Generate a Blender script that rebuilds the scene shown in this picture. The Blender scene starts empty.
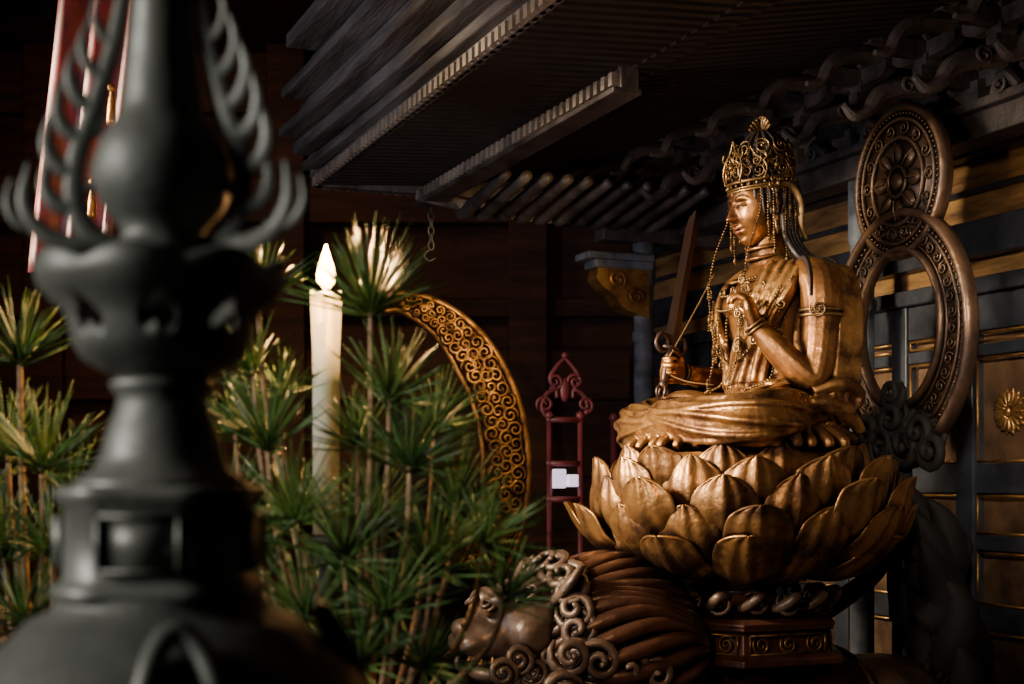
import bpy, bmesh, math, random
from mathutils import Vector, Matrix
random.seed(7)
pi=math.pi
CH=1.6
def P(u,v,d): return Vector(((u-512)/1422*d, d, CH+(480-v)/1422*d))
# ---------------------------------------------------------------- materials
def mat(name,c1,c2=None,scale=8,rough=.5,metal=0,bump=.2,bscale=None,grime_shade=None,sss=0,stretch=None,emit=None,es=0,coords='Object',con=.14):
    m=bpy.data.materials.new(name); m.use_nodes=True
    nt=m.node_tree; N=nt.nodes; L=nt.links
    b=N['Principled BSDF']
    b.inputs['Roughness'].default_value=rough; b.inputs['Metallic'].default_value=metal
    tc=N.new('ShaderNodeTexCoord'); mp=N.new('ShaderNodeMapping')
    L.new(tc.outputs[coords],mp.inputs['Vector'])
    if stretch: mp.inputs['Scale'].default_value=stretch
    no=N.new('ShaderNodeTexNoise'); no.inputs['Scale'].default_value=scale; no.inputs['Detail'].default_value=9; no.inputs['Roughness'].default_value=.62
    L.new(mp.outputs[0],no.inputs['Vector'])
    rp=N.new('ShaderNodeValToRGB'); rp.color_ramp.elements[0].position=.5-con; rp.color_ramp.elements[1].position=.5+con
    c2=c2 or tuple(x*.6 for x in c1)
    rp.color_ramp.elements[0].color=(*c2,1); rp.color_ramp.elements[1].color=(*c1,1)
    L.new(no.outputs['Fac'],rp.inputs[0])
    out=rp.outputs[0]
    if grime_shade:
        # crevice grime plus recess shade, both mixed into the base colour
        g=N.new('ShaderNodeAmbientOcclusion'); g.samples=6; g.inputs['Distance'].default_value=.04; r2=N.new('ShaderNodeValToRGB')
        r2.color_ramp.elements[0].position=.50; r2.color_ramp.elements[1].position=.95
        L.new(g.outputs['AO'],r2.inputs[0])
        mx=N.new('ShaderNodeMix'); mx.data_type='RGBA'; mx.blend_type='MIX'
        mx.inputs[6].default_value=(*grime_shade,1)
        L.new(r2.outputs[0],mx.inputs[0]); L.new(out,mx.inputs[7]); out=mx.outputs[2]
    L.new(out,b.inputs['Base Color'])
    if bump:
        n2=N.new('ShaderNodeTexNoise'); n2.inputs['Scale'].default_value=bscale or scale*4; n2.inputs['Detail'].default_value=5
        L.new(mp.outputs[0],n2.inputs['Vector'])
        bp=N.new('ShaderNodeBump'); bp.inputs['Strength'].default_value=bump; bp.inputs['Distance'].default_value=.01
        L.new(n2.outputs['Fac'],bp.inputs['Height']); L.new(bp.outputs[0],b.inputs['Normal'])
        if metal>.3:
            mr_=N.new('ShaderNodeMapRange'); mr_.inputs[1].default_value=.35; mr_.inputs[2].default_value=.65; mr_.inputs[3].default_value=rough+.18; mr_.inputs[4].default_value=rough-.05
            L.new(no.outputs['Fac'],mr_.inputs[0]); L.new(mr_.outputs[0],b.inputs['Roughness'])
    if sss:
        b.inputs['Subsurface Weight'].default_value=sss; b.inputs['Subsurface Radius'].default_value=(1,.5,.2); b.inputs['Subsurface Scale'].default_value=.06
    if emit:
        b.inputs['Emission Color'].default_value=(*emit,1); b.inputs['Emission Strength'].default_value=es
    return m
M_skin=mat('aged_gilt_skin',(.50,.235,.075),(.115,.045,.018),9,.30,.82,.2,50,grime_shade=(.022,.010,.006),con=.11)
M_robe=mat('aged_gilt_robe',(.56,.29,.095),(.10,.042,.018),10,.32,.8,.3,55,grime_shade=(.018,.008,.005),con=.10)
M_lotus=mat('lotus_gilt',(.42,.215,.072),(.075,.035,.017),8,.33,.78,.35,45,grime_shade=(.020,.010,.007),con=.11)
M_gold=mat('old_gold',(.60,.34,.11),(.18,.08,.03),12,.36,.8,.2,60)
M_fil=mat('filigree_gold',(.32,.19,.07),(.06,.035,.018),20,.36,.8,.1,60)
M_aur=mat('aureole_gilt',(.50,.27,.08),(.10,.045,.018),14,.4,.7,.2,60,grime_shade=(.03,.012,.006))
M_hair=mat('dark_hair',(.03,.022,.02),(.012,.01,.01),12,.5,.1,.3)
M_ink=mat('eye_ink',(.015,.01,.01),None,5,.4)
M_lip=mat('lip_red',(.24,.06,.03),None,5,.5)
M_sword=mat('sword_blade',(.07,.04,.03),(.03,.02,.02),10,.4,.6,.1)
M_halo=mat('halo_wood',(.13,.072,.040),(.035,.019,.013),9,.36,.5,.3,40,grime_shade=(.010,.006,.004))
M_lion=mat('lion_lacquer',(.11,.048,.028),(.035,.015,.010),7,.34,.3,.25,30,grime_shade=(.012,.006,.004))
M_lionp=mat('lion_curl_lacquer',(.21,.145,.11),(.06,.038,.028),7,.38,.25,.2,30,grime_shade=(.015,.008,.006))
M_dark=mat('blackened_wood',(.006,.005,.004),(.003,.002,.002),8,.8,0,.3)
M_wood=mat('dusty_dark_wood',(.13,.115,.11),(.035,.030,.029),5,.6,0,.6,25,stretch=(.4,3,3))
M_dent=mat('weathered_block_wood',(.28,.24,.20),(.12,.10,.08),8,.6,0,.3)
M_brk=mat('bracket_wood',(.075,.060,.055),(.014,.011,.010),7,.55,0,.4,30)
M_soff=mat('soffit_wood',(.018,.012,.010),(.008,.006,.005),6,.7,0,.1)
M_back=mat('aged_brown_wood',(.11,.040,.018),(.030,.012,.007),3,.6,0,.35,18,stretch=(.5,.5,5))
M_amber=mat('amber_wood_band',(.46,.26,.09),(.10,.05,.025),4,.45,.2,.3,20,stretch=(.6,4,4))
M_frame=mat('blueblack_lacquer',(.040,.046,.060),(.014,.016,.022),8,.4,.1,.15)
M_panel=mat('panel_wood',(.18,.10,.05),(.045,.025,.016),6,.5,.2,.4)
M_col=mat('faded_blue_column',(.17,.19,.23),(.05,.06,.08),9,.6,0,.3)
M_bronze=mat('old_bronze',(.135,.138,.118),(.05,.053,.046),7,.42,.35,.25,20)
M_red=mat('red_lacquer',(.14,.008,.007),(.035,.003,.003),9,.5,.0,.1)
M_pink=mat('faded_red_lacquer',(.22,.045,.055),(.09,.02,.024),12,.45,.05,.1)
M_cloth=mat('saddle_cloth',(.09,.014,.009),(.035,.007,.005),14,.6,.2,.3)
M_ped=mat('pedestal_lacquer',(.09,.03,.018),(.03,.012,.009),9,.4,.2,.2)
M_need=mat('pine_needle',(.120,.215,.040),(.028,.085,.020),9,.38,0,.0)
M_stem=mat('pine_stem',(.42,.25,.12),(.16,.09,.05),25,.7,0,.3)
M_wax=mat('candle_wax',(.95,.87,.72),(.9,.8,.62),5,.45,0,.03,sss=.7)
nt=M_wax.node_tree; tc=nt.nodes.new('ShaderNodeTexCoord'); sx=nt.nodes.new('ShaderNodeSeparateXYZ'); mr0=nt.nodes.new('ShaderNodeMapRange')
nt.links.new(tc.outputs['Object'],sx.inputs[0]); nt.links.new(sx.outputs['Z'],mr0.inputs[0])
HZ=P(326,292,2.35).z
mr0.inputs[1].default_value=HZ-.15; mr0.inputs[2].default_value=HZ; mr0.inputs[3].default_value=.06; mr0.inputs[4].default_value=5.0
nt.links.new(mr0.outputs[0],nt.nodes['Principled BSDF'].inputs['Emission Strength']); nt.nodes['Principled BSDF'].inputs['Emission Color'].default_value=(1,.56,.17,1)  # flame light through the wax, put in as emission rising toward the top
M_flame=mat('flame',(1,.6,.2),None,5,1,0,0,emit=(1,.50,.12),es=70)
M_white=mat('lit_block_glow',(.8,.7,.8),None,5,.6,0,0,emit=(.9,.75,1),es=1.1)  # emissive white for the bright glass block on the red stand
M_floor=mat('floor_boards',(.08,.045,.025),(.03,.018,.01),3,.4,0,.3,stretch=(6,.5,1))
M_table=mat('table_lacquer',(.05,.015,.012),(.02,.008,.008),5,.3,0,.05)
M_stone=mat('dais_wood',(.06,.035,.025),(.03,.02,.012),5,.5)
# ---------------------------------------------------------------- mesh helpers
def mk(name,bm,m,parent=None,smooth=True,mods=()):
    bmesh.ops.recalc_face_normals(bm,faces=bm.faces)
    me=bpy.data.meshes.new(name); bm.to_mesh(me); bm.free()
    me.materials.append(m)
    for p in me.polygons: p.use_smooth=smooth
    o=bpy.data.objects.new(name,me); bpy.context.collection.objects.link(o)
    if parent: o.parent=parent
    for k in mods:
        if k[0]=='remesh':
            a=o.modifiers.new('r','REMESH'); a.mode='VOXEL'; a.voxel_size=k[1]; a.use_smooth_shade=True
        if k[0]=='smooth':
            a=o.modifiers.new('s','SMOOTH'); a.iterations=k[1]; a.factor=.5
        if k[0]=='solid':
            a=o.modifiers.new('t','SOLIDIFY'); a.thickness=k[1]; a.offset=0
        if k[0]=='bevel':
            a=o.modifiers.new('b','BEVEL'); a.width=k[1]; a.segments=2; a.limit_method='ANGLE'
        if k[0]=='sub':
            a=o.modifiers.new('u','SUBSURF'); a.levels=k[1]; a.render_levels=k[1]
    return o
def empty(name,loc=(0,0,0),rz=0):
    e=bpy.data.objects.new(name,None); e.empty_display_size=.1
    bpy.context.collection.objects.link(e); e.location=loc; e.rotation_euler=(0,0,rz); return e
def cr(pts,k=5,closed=False):
    pts=[tuple(p) for p in pts]; ml=max(len(p) for p in pts)
    pts=[p+(p[-1],)*(ml-len(p)) for p in pts]; n=len(pts); out=[]
    rng=n if closed else n-1
    for i in range(rng):
        g=(lambda j: pts[j%n]) if closed else (lambda j: pts[max(0,min(n-1,j))])
        a,b,c,d=g(i-1),g(i),g(i+1),g(i+2)
        for q in range(k):
            t=q/k
            out.append(tuple(.5*((2*b[m])+(-a[m]+c[m])*t+(2*a[m]-5*b[m]+4*c[m]-d[m])*t*t+(-a[m]+3*b[m]-3*c[m]+d[m])*t**3) for m in range(len(b))))
    if not closed: out.append(pts[-1])
    return out
def fr(pts,up=None,closed=False):
    n=len(pts); res=[]; N=None
    for i in range(n):
        if closed: t=pts[(i+1)%n]-pts[i-1]
        else: t=pts[min(n-1,i+1)]-pts[max(0,i-1)]
        if t.length<1e-9: t=Vector((0,0,1))
        t=t.normalized()
        if up is not None:
            N=Vector(up)-t*Vector(up).dot(t)
            if N.length<1e-4: N=t.orthogonal()
        elif N is None: N=t.orthogonal()
        else:
            N=N-t*N.dot(t)
            if N.length<1e-6: N=t.orthogonal()
        N=N.normalized(); res.append((t,N,t.cross(N)))
    return res
def tube(bm,pts,r,n=8,up=None,closed=False,ph=0):
    pts=[Vector(p[:3]) for p in pts]; F=fr(pts,up,closed); rings=[]
    for i,(p,(t,N,B)) in enumerate(zip(pts,F)):
        q=r[i] if isinstance(r,(list,tuple)) else r
        a,b=(q if isinstance(q,(tuple,list)) else (q,q))
        rings.append([bm.verts.new(p+N*b*math.sin(2*pi*j/n+ph)+B*a*math.cos(2*pi*j/n+ph)) for j in range(n)])
    m=len(rings)
    for i in range(m if closed else m-1):
        A,C=rings[i],rings[(i+1)%m]
        for j in range(n): bm.faces.new((A[j],A[(j+1)%n],C[(j+1)%n],C[j]))
    if not closed:
        bm.faces.new(rings[0][::-1]); bm.faces.new(rings[-1])
def T(bm,ctrl,k=5,n=8,up=None,closed=False):
    s=cr(ctrl,k,closed)
    r=[(max(1e-4,p[3]),max(1e-4,p[4])) if len(p)>4 else max(1e-4,p[3]) for p in s]
    tube(bm,s,r,n,up,closed)
def ell(bm,c,r,u=20,v=12,M=None):
    mm=Matrix.Translation(Vector(c))@(M or Matrix())@Matrix.Diagonal((*r,1))
    bmesh.ops.create_uvsphere(bm,u_segments=u,v_segments=v,radius=1,matrix=mm)
def ball(bm,c,r,s=1):
    bmesh.ops.create_icosphere(bm,subdivisions=s,radius=r,matrix=Matrix.Translation(Vector(c)))
def box(bm,x0,x1,y0,y1,z0,z1,M=None):
    vs=[bm.verts.new((M@Vector(p)) if M else p) for p in [(x0,y0,z0),(x1,y0,z0),(x1,y1,z0),(x0,y1,z0),(x0,y0,z1),(x1,y0,z1),(x1,y1,z1),(x0,y1,z1)]]
    for f in [(0,3,2,1),(4,5,6,7),(0,1,5,4),(1,2,6,5),(2,3,7,6),(3,0,4,7)]: bm.faces.new([vs[i] for i in f])
def lathe(bm,prof,n=48,c=(0,0,0),fn=None):
    rings=[]
    for r,z in prof:
        ring=[]
        for j in range(n):
            a=2*pi*j/n; rr,zz=(fn(r,z,a) if fn else (r,z))
            ring.append(bm.verts.new((c[0]+rr*math.cos(a),c[1]+rr*math.sin(a),c[2]+zz)))
        rings.append(ring)
    for A,C in zip(rings,rings[1:]):
        for j in range(n): bm.faces.new((A[j],A[(j+1)%n],C[(j+1)%n],C[j]))
    bm.faces.new(rings[0][::-1]); bm.faces.new(rings[-1])
def poly(bm,pts,o,A,B,N,th):
    o=Vector(o);A=Vector(A);B=Vector(B);N=Vector(N)
    f=[bm.verts.new(o+A*x+B*y+N*th/2) for x,y in pts]; g=[bm.verts.new(o+A*x+B*y-N*th/2) for x,y in pts]
    bm.faces.new(f); bm.faces.new(g[::-1]); n=len(pts)
    for i in range(n): bm.faces.new((f[i],g[i],g[(i+1)%n],f[(i+1)%n]))
def curl(bm,c,nrm,r,turns=1.7,tr=.006,ph=0,n=6,rise=.6,seg=22,flip=1):
    nrm=Vector(nrm).normalized(); a=nrm.orthogonal().normalized(); b=nrm.cross(a); c=Vector(c)
    pts=[];rr=[]
    for i in range(seg+1):
        t=i/seg; an=ph+flip*turns*2*pi*t; q=r*(1-t)**.8+.002
        pts.append(c+a*q*math.cos(an)+b*q*math.sin(an)+nrm*rise*tr*2*t); rr.append(tr*(1-.45*t)*(min(1,t*6+.3)))
    tube(bm,pts,rr,n)
def beads(bm,ctrl,r,gap=2.1,k=8,s=1):
    p=[Vector(q) for q in cr(ctrl,k)]; acc=0
    ball(bm,p[0],r,s)
    for a,b in zip(p,p[1:]):
        L=(b-a).length; d=gap*r-acc
        while d<=L:
            ball(bm,a.lerp(b,d/L),r*random.uniform(.85,1.15),s); d+=gap*r
        acc=L-(d-gap*r)
# ================================================================= STATUE
ZR=pi+math.atan2(.373,.928)
SC=Vector((.6955,4.3,CH+.091))
st=empty('bodhisattva_statue',SC,ZR)
sec=[(0,-.13,.17,.22),(.08,-.13,.16,.21),(.16,-.125,.125,.165),(.24,-.12,.105,.14),(.32,-.11,.115,.15),(.40,-.105,.122,.172),(.47,-.11,.116,.188),(.525,-.12,.09,.165),(.56,-.115,.068,.10),(.585,-.10,.055,.058),(.67,-.075,.052,.052)]
def tsec(z):
    for a,b in zip(sec,sec[1:]):
        if z<=b[0]:
            t=(z-a[0])/(b[0]-a[0]); return [a[i]*(1-t)+b[i]*t for i in range(4)]
    return sec[-1]
def tp(z,ang,off=0):
    _,f,rf,rl=tsec(z); return Vector((f+(rf+off)*math.cos(ang),(rl+off)*math.sin(ang),z))
def torso(bm,z0,z1,off):
    rings=[]
    zs=[z0+(z1-z0)*i/24 for i in range(25)]
    for z in zs: rings.append([bm.verts.new(tp(z,2*pi*j/32,off)) for j in range(32)])
    for A,C in zip(rings,rings[1:]):
        for j in range(32): bm.faces.new((A[j],A[(j+1)%32],C[(j+1)%32],C[j]))
    bm.faces.new(rings[0][::-1]); bm.faces.new(rings[-1])
def hand(bm,wrist,d,n,thumb,curls,sc=1.0,tcurl=.4):
    wrist=Vector(wrist); d=Vector(d).normalized(); n=Vector(n); n=(n-d*n.dot(d)).normalized(); w=d.cross(n)
    S=sc
    tube(bm,[wrist-d*.02*S,wrist+d*.015*S,wrist+d*.045*S,wrist+d*.078*S],[(.024*S,.02*S),(.03*S,.019*S),(.037*S,.018*S),(.034*S,.013*S)],12,up=n)
    offs=[-.027,-.009,.009,.027]; lens=[.062,.074,.068,.052]
    for i in range(4):
        o=offs[i]*(1 if thumb<0 else -1)
        c=wrist+d*.07*S+w*o*S; a=0; L=lens[i]*S; pts=[c]; cc=c.copy()
        for kf,fr_ in enumerate((.42,.32,.26)):
            a+=curls[kf]*(1+.06*(i-1.5))
            v=d*math.cos(a)+n*math.sin(a)+w*o*2.0
            for h in (0,1):
                cc=cc+v.normalized()*L*fr_/2; pts.append(cc.copy())
        tube(bm,pts,[.0095*S,.0095*S,.0085*S,.0088*S,.008*S,.0078*S,.0052*S],8)
    t0=wrist+d*.018*S+w*thumb*.024*S; v1=(d*.6+w*thumb*.75+n*.45).normalized(); v2=(d*.8+w*thumb*(.35-tcurl)+n*.6).normalized()
    tube(bm,[t0,t0+v1*.02*S,t0+v1*.038*S,t0+v1*.038*S+v2*.018*S,t0+v1*.038*S+v2*.034*S],[.014*S,.013*S,.0105*S,.01*S,.006*S],8)
bm=bmesh.new(); torso(bm,0.0,.67,0)
T(bm,[(-.12,.12,.505,.06),(-.13,.19,.495,.066),(-.128,.225,.45,.062),(-.115,.245,.35,.055),(-.09,.262,.235,.049),(-.07,.262,.2,.045),(-.03,.245,.23,.045),(.03,.215,.30,.037),(.07,.19,.352,.026)],5,16)
T(bm,[(-.12,-.12,.505,.06),(-.13,-.19,.495,.066),(-.135,-.225,.45,.062),(-.14,-.25,.35,.055),(-.13,-.27,.255,.049),(-.11,-.275,.225,.045),(-.06,-.262,.225,.043),(.02,-.235,.235,.035),(.07,-.22,.243,.026)],5,16)
hand(bm,(.07,.19,.352),(.25,-.15,1),(.75,-.7,0),-1,(.7,.95,.8),1.12,.2)
hand(bm,(.075,-.218,.243),(1,.05,.12),(0,1,0),1,(1.05,1.15,.9),1.1,.3)
for s in (-1,1): ell(bm,(-.045,s*.07,.44),(.065,.07,.055))
ell(bm,(-.03,0,.27),(.05,.09,.07))
mk('body',bm,M_skin,st,mods=(('remesh',.0038),('smooth',1)))
# robe
bm=bmesh.new(); torso(bm,0,.185,.02)
ell(bm,(.04,0,.045),(.26,.30,.062),32,16)
ell(bm,(-.1,0,.03),(.24,.3,.06),32,16)
for s in (-1,1):
    c=[(-.12,s*.12,.08,.095),(.0,s*.23,.085,.092),(.10,s*.315,.08,.085),(.17,s*.325,.072,.075),(.225,s*.23,.07,.068),(.255,s*.09,.07+.01*s,.062),(.255,-s*.04,.085+.01*s,.05)]
    sm=cr(c,8); T(bm,c,8,20); cen=[Vector(p[:3]) for p in sm]; F=fr(cen,(0,0,1))
    for q in range(12):
        ph=-.6+q*.34; pts=[];rr=[]
        for i,(p,(t,N,B)) in enumerate(zip(cen,F)):
            a=ph+.30*math.sin(i*.14+q*1.3)
            rad=sm[i][3]*1.03
            pts.append(p+(N*math.sin(a)+B*math.cos(a)*(-s))*rad); rr.append(.0105*(.35+.65*math.sin(pi*i/(len(cen)-1))))
        tube(bm,pts,rr,7)
for i in range(9):
    a0=-2.4+i*.55
    T(bm,[(*tp(.06+.0*i,a0,.02),.012),(*tp(.12,a0+.25,.028),.013),(*tp(.19,a0+.5,.02),.008)],6,7)
T(bm,[(*tp(.19+.008*math.sin(3*a),a,.014),.016,.012) for a in [i*2*pi/16 for i in range(16)]],3,8,closed=True)
for i in range(9):
    o=.012+.014*(i%2)
    T(bm,[(*tp(.556,1.85-.15*i,o),.012),(*tp(.53-.004*i,1.35-.11*i,o+.004),.014),(*tp(.46-.008*i,1.15-.10*i,o+.008),.015),(*tp(.38-.010*i,.95-.115*i,o+.008),.014),(*tp(.29-.006*i,.75-.13*i,o+.006),.014),(*tp(.20,.6-.14*i,o+.008),.013)],6,8)
for i in range(6):
    o=.010+.008*(i%2)
    T(bm,[(*tp(.556,-1.75+.13*i,o),.012),(*tp(.50,-1.25+.11*i,o+.006),.015),(*tp(.40,-1.0+.09*i,o+.008),.015),(*tp(.29,-.85+.09*i,o+.006),.014),(*tp(.19,-.8+.1*i,o+.008),.013)],6,8)
for i in range(10):
    a=1.5+.22*i
    T(bm,[(*tp(.55,a,.006),.012),(*tp(.46,a+.03,.008),.017),(*tp(.34,a-.05,.010),.018),(*tp(.2,a+.04,.014),.018),(*tp(.06,a,.022),.02)],6,8)
for i in range(6):
    q=i*.013
    T(bm,[(-.12-q*.6,.175,.556-q*.4,.014),(-.16-q,.225,.52,.015),(-.165-q,.262,.41,.016),(-.15-q,.282,.29,.016),(-.13-q,.292,.19,.018),(-.11-q,.30,.10,.02)],6,8)
T(bm,[(-.06,.285,.16,.018),(-.12,.30,.180,.021),(-.18,.31,.175,.020),(-.205,.31,.145,.016),(-.185,.31,.118,.012),(-.155,.31,.135,.010),(-.165,.31,.155,.008)],6,10)
T(bm,[(-.02,.27,.13,.02),(-.11,.30,.125,.024),(-.19,.29,.09,.02),(-.23,.28,.05,.015)],6,10)
for i in range(24):
    a=-1.9+i*3.8/23; r0=.29;r1=.335+.01*math.sin(i*2)
    T(bm,[(r0*math.cos(a)*.9,r0*math.sin(a)*1.15,.05,.016),(r1*math.cos(a)*.95,r1*math.sin(a)*1.12,.02,.018),(r1*math.cos(a)*1.0,r1*math.sin(a)*1.14,.0,.014)],4,7)
mk('robe',bm,M_robe,st,mods=(('remesh',.0042),('smooth',1)))
bm=bmesh.new()
T(bm,[(.19,.12,.135,.032,.022),(.20,.06,.15,.036,.022),(.205,0,.155,.04,.02),(.20,-.045,.15,.04,.016)],5,12,up=(0,0,1))
for i in range(5):
    T(bm,[(.168+.018*i,-.04,.152,.011-.001*i),(.168+.018*i,-.065+.003*i,.155,.0105-.001*i),(.168+.018*i,-.078+.004*i,.150,.007)],3,7)
mk('foot',bm,M_skin,st,mods=(('remesh',.003),('smooth',2)))
# head
MH=Matrix.Translation((-.062,0,.735))@Matrix.Rotation(math.radians(1),4,'Z')@Matrix.Rotation(math.radians(8),4,'Y')
def headpt(dx,dy,dz):
    jaw=1-.26*max(0,-dz)**1.6
    y=.083*dy*jaw; z=.125*dz; x=.100*dx
    if dx>0:
        x=.094*dx**.72
        g=lambda a,b: math.exp(-(a*a+b*b)); k=min(1,dx*2.5); e=0; ay=abs(y)
        t=min(1,max(0,(.026-z)/.054)); rz=t**1.15 if z>-.028 else math.exp(-((z+.028)/.007)**2)
        e+=.031*math.exp(-(y/(.0075+.005*t))**2)*rz
        e+=.009*g((ay-.0135)/.0075,(z+.026)/.008)
        e-=.013*g((ay-.032)/.02,(z-.012)/.013)
        e+=.011*g((ay-.033)/.0165,(z-.006)/.0085)
        e+=.0045*g((ay-.03)/.024,(z-.031+.25*(ay-.03)**2*40)/.006)
        e+=.010*g(y/.017,(z+.0525)/.0055)+.011*g(y/.015,(z+.067)/.006)
        e-=.006*g(y/.02,(z+.0595)/.0025)
        e-=.004*g(y/.02,(z+.08)/.007)
        e+=.009*g(y/.022,(z+.098)/.013)
        e+=.005*g((ay-.045)/.022,(z+.035)/.03)
        e-=.003*g(y/.004,(z+.043)/.006)
        x+=e*k
    return Vector((x,y,z))
def fpt(y,z,off=0):
    dz=z/.125; jaw=1-.26*max(0,-dz)**1.6; dy=y/.083/jaw; dx=math.sqrt(max(0.0001,1-dy*dy-dz*dz))
    v=headpt(dx,dy,dz); v.x+=off; return MH@v
bm=bmesh.new(); U=220;V=150; rings=[]
for i in range(1,V):
    th=pi*i/V
    rings.append([bm.verts.new(MH@headpt(math.sin(th)*math.cos(2*pi*j/U),math.sin(th)*math.sin(2*pi*j/U),math.cos(th))) for j in range(U)])
for A,C in zip(rings,rings[1:]):
    for j in range(U): bm.faces.new((A[j],A[(j+1)%U],C[(j+1)%U],C[j]))
bm.faces.new(rings[0][::-1]); bm.faces.new(rings[-1])
for s in (-1,1):
    c=[(.008,s*.083,.03),(-.006,s*.092,.045),(-.026,s*.094,.035),(-.028,s*.092,.0),(-.014,s*.088,-.035),(-.006,s*.088,-.075),(.004,s*.086,-.075),(.004,s*.083,-.03),(.006,s*.082,.0)]
    pp=[(*(MH@Vector(q)),.0065) for q in c]; T(bm,pp,5,8,closed=True)
    T(bm,[(*(MH@Vector(q)),.005,.008) for q in [(-.008,s*.083,.025),(-.014,s*.084,.0),(-.004,s*.083,-.035),(-.002,s*.082,-.065)]],4,8)
for q in (.1,.13):
    T(bm,[(*(Vector((-.078,0,.735-q-.02))+Vector((.05*math.cos(a)+.0,.053*math.sin(a),-.008*math.cos(a)))),.006) for a in [i*2*pi/12 for i in range(12)]],3,6,closed=True)
mk('head',bm,M_skin,st)
bm=bmesh.new()
for s in (-1,1):
    T(bm,[(*fpt(s*y,z,.0012),r) for y,z,r in [(.015,.003,.0008),(.024,.0045,.002),(.034,.0045,.0024),(.044,.004,.0018),(.052,.006,.0008)]],5,6)
    T(bm,[(*fpt(s*y,z,.001),r) for y,z,r in [(.012,.025,.0006),(.022,.036,.0016),(.035,.041,.0016),(.048,.036,.0012),(.058,.027,.0005)]],5,6)
mk('eyes_and_brows',bm,M_ink,st)
bm=bmesh.new()
T(bm,[(*fpt(y,z,-.0015),r) for y,z,r in [(-.019,-.058,.001),(-.009,-.0545,.0035),(0,-.056,.0032),(.009,-.0545,.0035),(.019,-.058,.001)]],5,8)
T(bm,[(*fpt(y,z,-.003),r) for y,z,r in [(-.016,-.062,.001),(-.007,-.0665,.004),(.007,-.0665,.004),(.016,-.062,.001)]],5,8)
ball(bm,fpt(0,.045,.001),.005,2)
mk('lips',bm,M_lip,st)
# hair
bm=bmesh.new()
ell(bm,MH@Vector((-.024,0,.022)),(.103,.092,.118),32,20)
ell(bm,MH@Vector((-.035,0,.15)),(.070,.070,.080),24,16)
for i in range(26):
    a=.55+i*(2*pi-1.1)/25
    T(bm,[(*(MH@Vector((-.024+.108*math.cos(a)*k,.096*math.sin(a)*k,z))),.006) for k,z in [(.93,-.03),(1.0,.02),(.93,.07),(.7,.115),(.35,.14)]],4,6)
for i in range(16):
    a=i*2*pi/16
    T(bm,[(*(MH@Vector((-.035+.072*math.cos(a)*k,.072*math.sin(a)*k,z))),.006) for k,z in [(.8,.10),(1,.15),(.85,.195),(.3,.228)]],4,6)
for s in (-1,1):
    for q in range(4):
        T(bm,[(*(MH@Vector((-.02-.014*q,s*.09,-.03))),.010),(-.09-.012*q,s*.105,.63,.010),(-.11-.015*q,s*.14,.57,.009),(-.10-.03*q,s*.19,.555,.008),(-.08-.04*q,s*.24,.51,.006),(-.07-.04*q,s*.26,.44,.003)],5,6)
mk('hair',bm,M_hair,st)
# crown filigree
bm=bmesh.new()
def leaf(o,R,Up,Nn,w,h,tr=.0036):
    o=Vector(o);R=Vector(R).normalized();Up=Vector(Up).normalized();Nn=Vector(Nn).normalized()
    g=lambda x,y,z=0:(*(o+R*x*w+Up*y*h+Nn*z),tr)
    T(bm,[g(-.45,0),g(-.62,.3),g(-.5,.6),g(-.18,.82),g(0,1.08),g(.18,.82),g(.5,.6),g(.62,.3),g(.45,0)],5,6)
    for s in (-1,1):
        curl(bm,o+R*.27*w*s+Up*.3*h,Nn,.24*w,1.5,tr*.95,ph=pi/2,flip=s)
        curl(bm,o+R*.2*w*s+Up*.62*h,Nn,.17*w,1.3,tr*.9,ph=-pi/2,flip=-s)
        T(bm,[g(s*.5,.6),g(s*.66,.7),g(s*.6,.85)],4,5)
    ball(bm,o+Up*.42*h+Nn*.004,.09*w+.003,2); ball(bm,o+Up*1.1*h,.005,1)
def hp(a,z,k=1.0): return MH@Vector((-.018+.104*k*math.cos(a),.094*k*math.sin(a),z))
R3=MH.to_3x3()
for z,r in ((.052,.005),(.060,.003),(.078,.0055)):
    T(bm,[(*hp(a,z+.0,1.02),r) for a in [i*2*pi/24 for i in range(24)]],2,6,closed=True)
for i in range(28): ball(bm,hp(i*2*pi/28,.068,1.04),.006,1)
for i,(a,w,h) in enumerate([(0,.085,.115),(.8,.07,.09),(-.8,.07,.09),(1.55,.07,.085),(-1.55,.07,.085),(2.4,.06,.07),(-2.4,.06,.07)]):
    n_=R3@Vector((math.cos(a),math.sin(a),.0)); r_=R3@Vector((-math.sin(a),math.cos(a),0)); u_=(R3@Vector((0,0,1))-n_*.16)
    leaf(hp(a,.078,1.0),r_,u_,n_,w,h)
for tier,(zz,rr_,nn) in enumerate(((.135,.088,11),(.175,.084,9))):
    for i in range(nn):
        a=i*2*pi/nn+.3; p=MH@Vector((-.035+rr_*math.cos(a),rr_*.95*math.sin(a),zz)); n_=R3@Vector((math.cos(a),math.sin(a),.3))
        curl(bm,p,n_,.024,1.6,.004,flip=(-1)**i); ball(bm,p+n_*.006,.006,1)
for i in range(9):
    t=-1.1+i*.275; o=MH@Vector((-.04,0,.215))
    T(bm,[(*o,.004),(*(o+R3@Vector((.0,math.sin(t)*.035,math.cos(t)*.04))),.008,.005),(*(o+R3@Vector((-.004,math.sin(t)*.052,math.cos(t)*.062))),.006)],4,6)
    T(bm,[(*o,.004),(*(o+R3@Vector((math.sin(t)*.035,.0,math.cos(t)*.035))),.008,.005),(*(o+R3@Vector((math.sin(t)*.05,0,math.cos(t)*.055))),.005)],4,6)
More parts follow.
